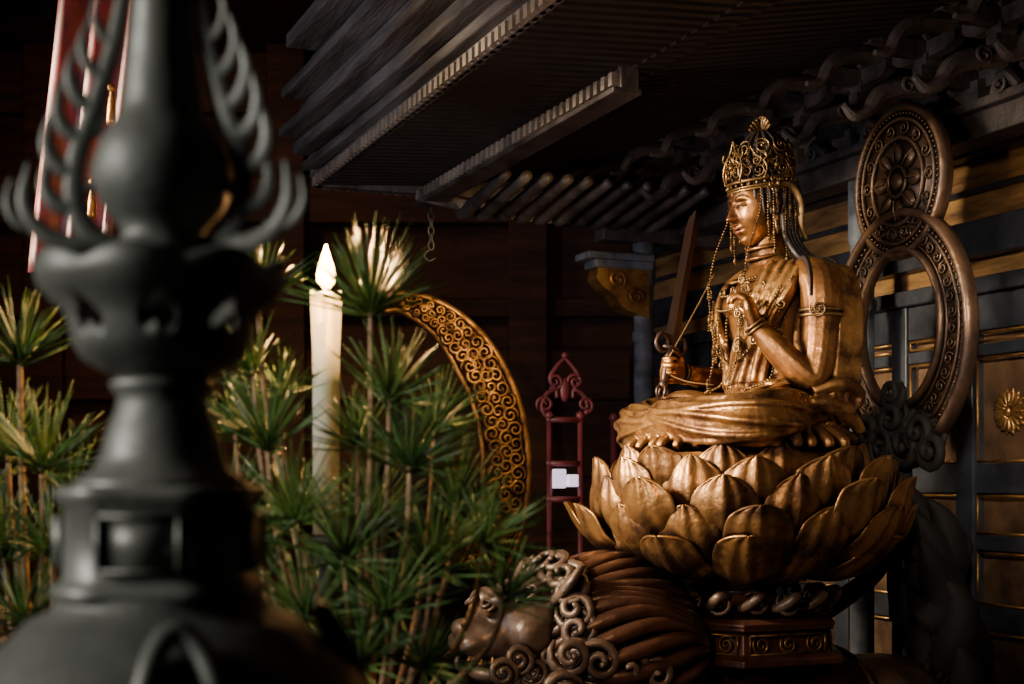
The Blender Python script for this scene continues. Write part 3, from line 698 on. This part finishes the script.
mk('inner_eave_board',bm,M_brk,rf,smooth=False,mods=(('bevel',.004),))
bm=bmesh.new(); s=-3
while s<SE:
    box(bm,s,s+.026,OA+.01,OA+.045,1.165,1.200)
    if s>.04: box(bm,s,s+.024,1.425,1.455,1.14,1.178)
    s+=.050
o=0
while o<OA:
    box(bm,SE+.04,SE+.07,o,o+.026,1.165,1.20); o+=.05
mk('dentil_blocks',bm,M_dent,rf,smooth=False)
bm=bmesh.new()
for j in range(11):
    y=.45+.085*j; T(bm,[(SE-.6,y,1.14,.02),(SE-.25,y,1.09,.026),(SE-.12,y,1.07,.024),(SE-.04,y,1.10,.012)],4,8)
mk('gable_rafter_tails',bm,M_brk,rf)
bm=bmesh.new()
vs=[(-3,-.1,1.62),(SE-.1,-.1,1.62),(SE-.1,OA,1.27),(-3,OA,1.27),(-3,-.1,2.35),(SE-.8,-.1,2.35),(SE-.8,OA-.02,1.85),(-3,OA-.02,1.85)]
v=[bm.verts.new(p) for p in vs]
for f in [(0,3,2,1),(4,5,6,7),(0,1,5,4),(1,2,6,5),(2,3,7,6),(3,0,4,7)]: bm.faces.new([v[i] for i in f])
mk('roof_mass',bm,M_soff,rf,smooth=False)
bm=bmesh.new()
hb=(SE+.04,1.38,1.16)
for i in range(7):
    ring_=[(hb[0]+(.012*math.cos(a) if i%2 else 0),hb[1]+(0 if i%2 else .012*math.cos(a)),hb[2]-.015-.03*i+.02*math.sin(a)) for a in [k*2*pi/8 for k in range(8)]]
    T(bm,[(*p,.003) for p in ring_],2,5,closed=True)
T(bm,[(hb[0],hb[1],hb[2]-.21,.004),(hb[0],hb[1]+.03,hb[2]-.235,.004),(hb[0],hb[1]+.01,hb[2]-.26,.004),(hb[0],hb[1]-.02,hb[2]-.245,.003)],4,6)
mk('hook_chain',bm,M_bronze,rf)
# ================================================================= ROOM SHELL
def room(name,m,x0,x1,y0,y1,z0,z1):
    bm=bmesh.new(); box(bm,x0,x1,y0,y1,z0,z1); return mk(name,bm,m,None,smooth=False)
room('floor',M_floor,-3.3,4.2,-1.5,9.1,-.1,0)
room('ceiling',M_back,-3.3,4.2,-1.5,9.1,4.3,4.4)
room('wall_back',M_back,-3.3,4.2,9.0,9.1,0,4.3)
room('wall_left',M_back,-3.4,-3.3,-1.5,9.1,0,4.3)
bm=bmesh.new()
for z0,z1,t in ((1.05,1.2,.08),(1.62,1.72,.06),(2.10,2.42,.14),(2.62,2.74,.10),(3.2,3.5,.16),(3.9,4.1,.1)): box(bm,-3.28,4.1,9.0-t,9.0,z0,z1)
for x in (-2.9,-1.4,.1,1.6): box(bm,x-.12,x+.12,8.78,9.0,0,4.3)
mk('trim_1',bm,M_back,None,smooth=False,mods=(('bevel',.01),))
# ================================================================= GILDED AUREOLE
AP=P(400,470,6.1); au=empty('gilded_aureole',AP,math.radians(14))
bm=bmesh.new(); n=60; rows=[]
T0,T1=-.8,1.72
def aur(t,k):
    ff=min(1,max(.15,(T1-t)/.9))**.5
    ro=(.56,.75); wd=(.20*ff,.17*ff)
    a=ro[0]-wd[0]*(1-k); b=ro[1]-wd[1]*(1-k)
    return a*math.cos(t), b*math.sin(t)
for i in range(n+1):
    t=T0+i*(T1-T0)/n; row=[]
    for k in range(9):
        x,z=aur(t,k/8); y=-.03*math.sin(pi*k/8)+.012*math.sin(i*1.3+k*2.1)
        row.append(bm.verts.new((x,y,z)))
    rows.append(row)
for A,C in zip(rows,rows[1:]):
    for j in range(8): bm.faces.new((A[j],A[j+1],C[j+1],C[j]))
mk('plate',bm,M_aur,au,mods=(('solid',.03),))
bm=bmesh.new()
for k,r in ((0,.014),(1,.018),(.88,.008)):
    T(bm,[(aur(t,k)[0],-.03,aur(t,k)[1],r) for t in [T0+i*(T1-T0)/40 for i in range(41)]],2,8)
for i in range(26):
    for kk in (.25,.5,.74):
        t=T0+.05+(i+.5*(kk==.5))*(T1-T0-.15)/26; x,z=aur(t,kk); ff=min(1,max(.3,(T1-t)/.9)); curl(bm,(x+random.uniform(-.008,.008),-.05,z),(0,-1,0),.032*ff+.004,1.6,.009,ph=i*1.7+kk*9,flip=(-1)**i)
mk('scrollwork',bm,M_aur,au)
bm=bmesh.new()
lathe(bm,[(.25,-1.45),(.27,-1.3),(.2,-1.2),(.22,-.8),(.34,-.7),(.36,-.62),(.3,-.55),(.05,-.54)],24,(0,-.22,0))
T(bm,[(0,-.2,-.5,.2,.16),(0,-.2,-.3,.15,.12),(0,-.2,-.1,.18,.12),(0,-.2,.02,.12,.09),(0,-.2,.08,.05,.05),(0,-.2,.14,.07,.08),(0,-.2,.24,.06,.07),(0,-.2,.3,.02,.02)],5,16)
T(bm,[(-.28,-.3,-.47,.05),(-.15,-.4,-.47,.09),(.15,-.4,-.47,.09),(.28,-.3,-.47,.05)],5,12)
for s in (-1,1): T(bm,[(s*.14,-.2,-.02,.06),(s*.2,-.22,-.2,.05),(s*.12,-.36,-.32,.04),(0,-.4,-.34,.03)],5,10)
tube(bm,[(.3,.0,-1.45),(.36,.0,-.5)],.03,8)
box(bm,-.5,.5,-.5,.2,-AP.z,-1.44)
mk('seated_figure_on_stand',bm,M_dark,au)
# ================================================================= RED STAND
RP=P(565,480,5.2); rs=empty('red_lacquer_ornament_stand',RP,math.radians(10))
bm=bmesh.new()
for s in (-1,1):
    tube(bm,[(s*.058,0,-RP.z+.02),(s*.058,0,.22)],.011,8); ball(bm,(s*.058,0,.235),.018,2)
    T(bm,[(s*.058,0,.22,.009),(s*.085,0,.26,.010),(s*.07,0,.31,.010),(s*.035,0,.33,.009),(s*.03,0,.30,.007)],5,8)
    curl(bm,(s*.075,0,.275),(0,-1,0),.03,1.6,.009,flip=s); curl(bm,(s*.038,0,.36),(0,-1,0),.028,1.6,.009,flip=-s)
    T(bm,[(s*.035,0,.33,.009),(s*.055,0,.37,.010),(s*.03,0,.415,.009),(0,0,.445,.007)],5,8)
ell(bm,(0,0,.33),(.02,.012,.045),14,10); ball(bm,(0,0,.455),.013,2)
for z in (.21,.05,-.08,-.3): box(bm,-.07,.07,-.01,.01,z,z+.02)
box(bm,-.14,.14,-.1,.1,-RP.z,-RP.z+.04)
mk('frame',bm,M_pink,rs)
bm=bmesh.new(); box(bm,-.048,.0,-.025,.02,-.03,.04); box(bm,.008,.046,-.025,.02,-.025,.02); mk('lit_glass',bm,M_white,rs,smooth=False,mods=(('bevel',.005),))
bm=bmesh.new(); q=P(614,430,5.6); tube(bm,[(q.x,q.y,0),(q.x,q.y,q.z+.04)],.014,8); ball(bm,(q.x,q.y,q.z+.05),.02,2); lathe(bm,[(.08,0),(.08,.03),(.02,.05)],16,(q.x,q.y,0)); mk('red_lacquer_post',bm,M_pink,None)
# ================================================================= RED BANNER
b0=P(120,120,3.4); bn=empty('hanging_red_banner',b0,math.radians(-12))
bm=bmesh.new(); rows=[]
for i in range(41):
    z=1.0-1.36*i/40; row=[]
    for j in range(11):
        x=-.11+.22*j/10+ (-.12*(i/40)); row.append(bm.verts.new((x,.025*math.sin(j*1.5+i*.1),z)))
    rows.append(row)
for A,C in zip(rows,rows[1:]):
    for j in range(10): bm.faces.new((A[j],A[j+1],C[j+1],C[j]))
mk('cloth',bm,M_red,bn,mods=(('solid',.006),))
bm=bmesh.new()
for z,x in ((.29,.13),(.06,.0),(-.16,-.05)):
    T(bm,[(x,-.04,z,.004),(x,-.04,z-.03,.009),(x-.002,-.04,z-.08,.012)],4,8); ball(bm,(x,-.04,z+.005),.010,2)
tube(bm,[(.13,-.04,.29),(.13,-.04,1.2)],.003,6)
tube(bm,[(0,0,1.0),(0,0,4.3-b0.z)],.008,6)
mk('gold_tassels',bm,M_gold,bn)
# ================================================================= FOREGROUND BRONZE BURNER
K=1354.; ax0=P(163,480,1.05); bu=empty('bronze_incense_burner',(ax0.x,ax0.y,CH),0)
def pr(L): return [(max(.0005,r/K),(480-y)/K) for y,r in L]
bm=bmesh.new()
lathe(bm,pr([(1010,20),(1005,110),(960,175),(880,222),(800,238),(740,230),(700,214),(670,192),(648,168),(630,145),(618,132),(610,110),(600,103),(592,100)]),64)
mk('bowl',bm,M_bronze,bu)
bm=bmesh.new()
def octo(r,z,a):
    q=(abs(math.cos(a))**5+abs(math.sin(a))**5)**(-1/5); return r*(.93*q if q<1.12 else .93*1.12),z
lathe(bm,pr([(596,20),(595,104),(586,106),(580,98),(574,94),(506,92),(502,99),(492,103),(486,100),(484,20)]),64,fn=octo)
for i in range(4):
    M_=Matrix.Rotation(i*pi/2,4,'Z')
    for a,b,c,d in ((-40,40,568,564),(-40,40,516,512),(-40,-36,568,512),(36,40,568,512)):
        box(bm,a/K,b/K,-.0715,-.064,(480-c)/K,(480-d)/K,M_)
    box(bm,-37/K,37/K,-.068,-.060,(480-565)/K,(480-515)/K,M_)
mk('square_collar',bm,M_bronze,bu)
bm=bmesh.new()
lathe(bm,pr([(490,20),(488,88),(480,84),(470,68),(455,60),(440,57),(425,52),(410,46),(396,44),(390,50),(384,52),(378,44),(374,20)]),64)
mk('stem',bm,M_bronze,bu)
bm=bmesh.new()
sc_=lambda r,z,a:(r*(1+.012*math.cos(8*a)*(z>.13)), z+(.009*abs(math.cos(4*a)) if z>.145 else 0))
lathe(bm,pr([(380,10),(378,46),(372,58),(360,78),(345,87),(325,91),(312,97),(300,111),(286,122),(276,124),(272,120),(282,114),(298,102),(312,89),(330,83),(348,77),(362,63),(370,10)]),128,fn=sc_)
cup=mk('pierced_cup',bm,M_bronze,bu)
cb=bmesh.new()
hs=[(0,-14),(9,-5),(16,4),(15,11),(8,13),(0,7),(-8,13),(-15,11),(-16,4),(-9,-5)]
for i in range(8):
    a=math.radians(-125)+i*pi/4; N_=Vector((math.cos(a),math.sin(a),0)); A_=Vector((-math.sin(a),math.cos(a),0))
    poly(cb,[(x*1.15/K,-y*1.2/K) for x,y in hs],N_*(95/K)+Vector((0,0,(480-320)/K)),A_,(0,0,1),N_,.05)
cut=mk('cutter',cb,M_bronze,bu)
try:
    md=cup.modifiers.new('b','BOOLEAN'); md.object=cut; md.operation='DIFFERENCE'; md.solver='EXACT'
    bpy.context.view_layer.update(); dg=bpy.context.evaluated_depsgraph_get()
    me=bpy.data.meshes.new_from_object(cup.evaluated_get(dg)); cup.modifiers.clear()
    if len(me.polygons)>500: cup.data=me
except Exception as e: print('bool',e)
cup.modifiers.clear(); bpy.data.objects.remove(cut)
bm=bmesh.new()
lathe(bm,pr([(372,10),(368,40),(340,36),(300,34),(262,40),(256,50),(250,50),(244,42),(232,40),(222,48),(205,61),(185,67),(165,67),(145,61),(128,50),(116,42),(108,40),(60,35),(20,31),(-40,26),(-110,20),(-170,10),(-190,1)]),64)
mk('finial_core',bm,M_bronze,bu)
bm=bmesh.new()
def pl(a,L):
    c,s=math.cos(a),math.sin(a); return [(x/K*c,x/K*s,(480-y)/K,r*1.15/K,r*.36/K) for x,y,r in L]
for a in (math.radians(188),math.radians(-14),math.radians(88)):
    up=(-math.sin(a),math.cos(a),0)
    for L in ([(38,250,8),(64,240,10),(82,216,10),(86,186,9),(82,156,9),(72,126,8),(62,96,8),(52,62,7),(44,30,7),(36,-20,5)],
              [(62,242,9),(92,246,9),(120,232,8),(134,204,6),(130,166,1)],
              [(84,210,9),(104,206,8),(114,186,6),(108,150,1)],
              [(120,230,6),(140,226,5),(150,206,3),(146,182,1)],
              [(86,176,8),(104,166,8),(112,142,6),(104,106,1)],
              [(78,142,8),(96,130,7),(102,106,5),(94,74,1)],
              [(68,112,7),(84,98,7),(90,74,5),(82,46,1)],
              [(58,80,7),(73,66,6),(78,44,4),(70,18,1)],
              [(48,46,6),(62,32,5),(66,12,3),(58,-12,1)],
              [(84,196,6),(70,190,5),(66,176,3),(70,160,1)],
              [(76,138,6),(64,134,5),(58,120,3),(60,104,1)],
              [(56,246,8),(60,262,7),(74,268,5),(88,256,1)]):
        T(bm,pl(a,L),6,8,up=up)
mk('flame_jewel_ornament',bm,M_bronze,bu)
bm=bmesh.new()
for i in range(4):
    a=math.radians(-72)+i*pi/2; c,s=math.cos(a),math.sin(a); t=(-s,c)
    pts=[]
    for w_,r_,y_,q in ((-34,196,705,9),(-30,186,660,10),(-16,166,628,11),(0,160,616,11),(16,166,628,11),(30,186,660,10),(34,196,705,9)):
        pts.append(((r_*c+w_*t[0])/K,(r_*s+w_*t[1])/K,(480-y_)/K,q/K))
    T(bm,pts,6,10)
for i in range(3):
    a=math.radians(-90)+i*2*pi/3; c,s=math.cos(a),math.sin(a)
    T(bm,[(190/K*c,190/K*s,(480-930)/K,32/K),(205/K*c,205/K*s,(480-1000)/K,26/K),(190/K*c,190/K*s,(480-1060)/K,18/K),(205/K*c,205/K*s,(480-1108)/K,24/K)],6,12)
mk('handles_and_legs',bm,M_bronze,bu)
zt=CH+(480-1120)/K
bm=bmesh.new(); box(bm,-.85,.45,.68,1.4,zt-.05,zt); box(bm,-.8,.4,.74,1.34,zt-.12,zt-.05)
for x in (-.76,.36):
    for y in (.78,1.3): box(bm,x-.035,x+.035,y-.035,y+.035,0,zt-.1)
mk('offering_table',bm,M_table,None,smooth=False,mods=(('bevel',.006),))
# ================================================================= ALTAR TABLE, VASES, PINE, CANDLE
bm=bmesh.new(); box(bm,-1.15,.35,1.75,2.65,.85,.90); box(bm,-1.1,.3,1.8,2.6,.78,.85)
for x in (-1.05,.25):
    for y in (1.85,2.55): box(bm,x-.04,x+.04,y-.04,y+.04,0,.8)
mk('altar_table',bm,M_table,None,smooth=False,mods=(('bevel',.006),))
V1=Vector((-.22,2.08,1.2)); V2=Vector((-.70,2.12,1.2))
def needle(bm,c,v,L,w,droop):
    pts=[];cc=Vector(c);d=Vector(v)
    for i in range(5):
        pts.append(cc.copy()); cc=cc+d*L/4; d=(d+droop*.12).normalized()
    tube(bm,pts,[w*.7,w,w,w*.8,w*.25],3)
def whorl(bn,c,d,n=40,L=.105,spread=1.35,lo_=.1):
    d=Vector(d).normalized(); a=d.orthogonal().normalized(); b=d.cross(a)
    for i in range(n):
        ph=2*pi*i/n+random.uniform(-.2,.2); th=lo_+(spread-lo_)*random.random()**.8
        r=a*math.cos(ph)+b*math.sin(ph); v=d*math.cos(th)+r*math.sin(th)
        needle(bn,Vector(c)+d*random.uniform(-.010,.006),v,L*random.uniform(.72,1.1),.0016,r*random.uniform(-.2,.8)-Vector((0,0,.12)))
def bouquet(name,V,tips):
    e=empty(name,(0,0,0)); bn=bmesh.new(); bs=bmesh.new()
    bm=bmesh.new(); lathe(bm,[(.06,.0),(.075,.005),(.07,.03),(.04,.06),(.06,.1),(.085,.16),(.08,.21),(.045,.25),(.04,.27),(.07,.31),(.085,.32),(.08,.322),(.05,.30),(.035,.27),(.01,.26)],40,(V.x,V.y,.9))
    mk('vase',bm,M_bronze,e)
    for (u,v,dd,L,n,dv) in tips:
        c=P(u,v,dd); base=V+Vector((random.uniform(-.03,.03),random.uniform(-.03,.03),-.03))
        d=Vector(dv)
        whorl(bn,c,d,int(n*1.45),L*1.18)
        mid=Vector((base.x*.45+c.x*.55+random.uniform(-.01,.01),base.y*.5+c.y*.5,base.z*.6+c.z*.4))
        h=(c-base).length
        m2=mid.lerp(c,.55); m2.x=m2.x*.5+c.x*.5
        if h>.12: T(bs,[(*base,.0062),(*mid,.0056),(*m2,.0048),(*c,.004)],6,7)
        for sg in (0,1,2): ball(bs,mid.lerp(m2,sg*.4),.0072,1)
        ball(bs,c,.006,1)
    mk('needles',bn,M_need,e); mk('stems',bs,M_stem,e); return e
tips=[(258,300,2.15,.10,46,(-.1,0,1)),(371,312,2.0,.115,60,(0,-.1,1)),(254,372,2.1,.08,32,(-.35,-.2,1)),(390,402,1.98,.10,46,(.2,-.25,1)),
(358,446,2.05,.085,38,(.0,-.3,1)),(268,450,1.98,.11,50,(-.15,-.3,1)),(236,436,2.15,.095,38,(-.5,-.1,1)),(435,430,2.2,.09,38,(.4,0,1)),(410,468,1.95,.105,46,(.25,-.3,1)),
(456,505,2.1,.095,40,(.5,-.1,1)),(296,520,1.92,.10,44,(-.15,-.4,1)),(345,560,1.9,.115,50,(.1,-.5,1)),(262,560,1.95,.105,44,(-.4,-.4,.9)),(432,570,1.95,.105,44,(.3,-.4,1)),
(484,545,1.98,.10,44,(.5,-.4,.9)),(505,598,1.95,.085,36,(.5,-.3,.9)),(388,612,1.88,.105,44,(.1,-.6,.9)),(308,622,1.9,.105,44,(-.3,-.6,.9)),(240,615,2.05,.10,40,(-.6,-.3,.8)),
(362,664,1.88,.10,40,(0,-.6,.8)),(230,505,2.2,.095,38,(-.6,0,1)),(280,395,2.2,.08,32,(-.3,.2,1)),(425,668,1.92,.085,34,(.2,-.5,.8)),(278,668,1.95,.095,38,(-.3,-.4,.8)),(376,520,2.1,.1,40,(.1,-.2,1))]
bouquet('umbrella_pine_bouquet',V1,tips)
tips=[(20,362,2.1,.10,44,(-.2,-.1,1)),(42,470,2.05,.11,50,(.2,-.3,1)),(8,455,2.15,.10,44,(-.4,0,1)),(72,498,2.1,.10,44,(.6,-.1,1)),(52,555,2.0,.10,44,(.3,-.5,.9)),(5,560,2.05,.11,46,(-.4,-.3,.9)),(25,625,2.0,.1,40,(0,-.5,.9)),(88,600,2.1,.1,40,(.6,-.2,.8)),(-30,500,2.1,.1,40,(-.5,0,1))]
bouquet('umbrella_pine_bouquet',V2,tips)
cd=2.35; cp=P(326,292,cd); ca=empty('lit_candle',(cp.x,cp.y,0))
hz=cp.z; bz=hz-.40
bm=bmesh.new(); lathe(bm,[(.001,bz),(.0215,bz),(.0225,hz-.1),(.0255,hz-.02),(.0262,hz-.004),(.0245,hz),(.020,hz-.004),(.001,hz-.007)],40,fn=lambda r,z,a:(r*(1+.02*math.sin(3*a)*(z>hz-.12)),z+(.003*math.sin(2*a+1) if z>hz-.006 else 0)))
for a,l in ((-1.2,.10),(-1.9,.05),(2.5,.07)): T(bm,[(.0245*math.cos(a),.0245*math.sin(a),hz-.003,.003),(.0255*math.cos(a),.0255*math.sin(a),hz-l*.5,.003),(.024*math.cos(a),.024*math.sin(a),hz-l,.005)],5,8)
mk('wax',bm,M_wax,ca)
bm=bmesh.new(); tube(bm,[(0,0,hz-.01),(0,0,hz+.006),(.001,0,hz+.014)],.0016,6); mk('wick',bm,M_ink,ca)
bm=bmesh.new(); lathe(bm,[(.0008,hz+.002),(.008,hz+.008),(.0145,hz+.018),(.0155,hz+.028),(.0125,hz+.043),(.0075,hz+.058),(.003,hz+.070),(.0005,hz+.078)],24); mk('flame',bm,M_flame,ca)
bm=bmesh.new(); lathe(bm,[(.001,.9),(.085,.9),(.085,.915),(.06,.93),(.03,.96),(.018,1.0),(.025,1.04),(.016,1.08),(.016,bz-.12),(.03,bz-.09),(.02,bz-.06),(.05,bz-.015),(.055,bz-.005),(.04,bz),(.001,bz)],40); mk('candle_stand',bm,M_bronze,ca)
# ================================================================= LIGHTS
def area(name,loc,tgt,size,e,col,spread=180):
    l=bpy.data.lights.new(name,'AREA'); l.size=size; l.energy=e; l.color=col; l.spread=math.radians(spread)
    o=bpy.data.objects.new(name,l); bpy.context.collection.objects.link(o); o.location=loc
    o.rotation_euler=(Vector(tgt)-Vector(loc)).to_track_quat('-Z','Y').to_euler(); return o
area('daylight_from_doorway',(-2.1,3.35,2.65),(.60,4.2,1.85),.5,33,(1,.79,.53),42)
area('cool_eave_fill',(-2.9,1.8,1.6),(.2,4.8,2.9),1.0,11,(.88,.88,1),60)  # added cool fill, set low at left and aimed up at the eaves
area('left_window_glow',(-2.3,.35,2.3),(-.25,1.4,1.6),.8,15,(1,.98,.92),70)
area('door_panel_fill',(.1,.2,2.9),(1.65,4.6,2.0),.3,4.2,(1,.84,.66),24)  # added fill from near the camera to brighten the right wall panels
area('aureole_fill',(.45,4.6,2.7),(AP.x+.3,AP.y,AP.z+.5),.12,3.6,(1,.62,.28),50)  # added warm fill for the gold arch, no actual lamp there
area('back_wall_fill',(-2.4,6.2,3.9),(-1.2,9,2.3),.6,5,(1,.56,.38),120)  # added warm fill that lifts the background wall out of black
pl_=bpy.data.lights.new('candle_light','POINT'); pl_.energy=36; pl_.color=(1,.52,.18); pl_.shadow_soft_size=.012
o=bpy.data.objects.new('candle_light',pl_); bpy.context.collection.objects.link(o); o.location=(cp.x,cp.y,hz+.092)
w=bpy.data.worlds.new('world'); bpy.context.scene.world=w; w.use_nodes=True
w.node_tree.nodes['Background'].inputs[0].default_value=(.010,.010,.011,1); w.node_tree.nodes['Background'].inputs[1].default_value=.6
# ================================================================= CAMERA
c=bpy.data.cameras.new('camera'); co=bpy.data.objects.new('camera',c); bpy.context.collection.objects.link(co)
co.location=(0,0,CH); co.rotation_euler=(pi/2,0,0); c.lens=50; c.sensor_width=36; c.shift_y=138/1024; c.clip_start=.05
c.dof.use_dof=True; c.dof.focus_distance=4.0; c.dof.aperture_fstop=4.5
bpy.context.scene.camera=co
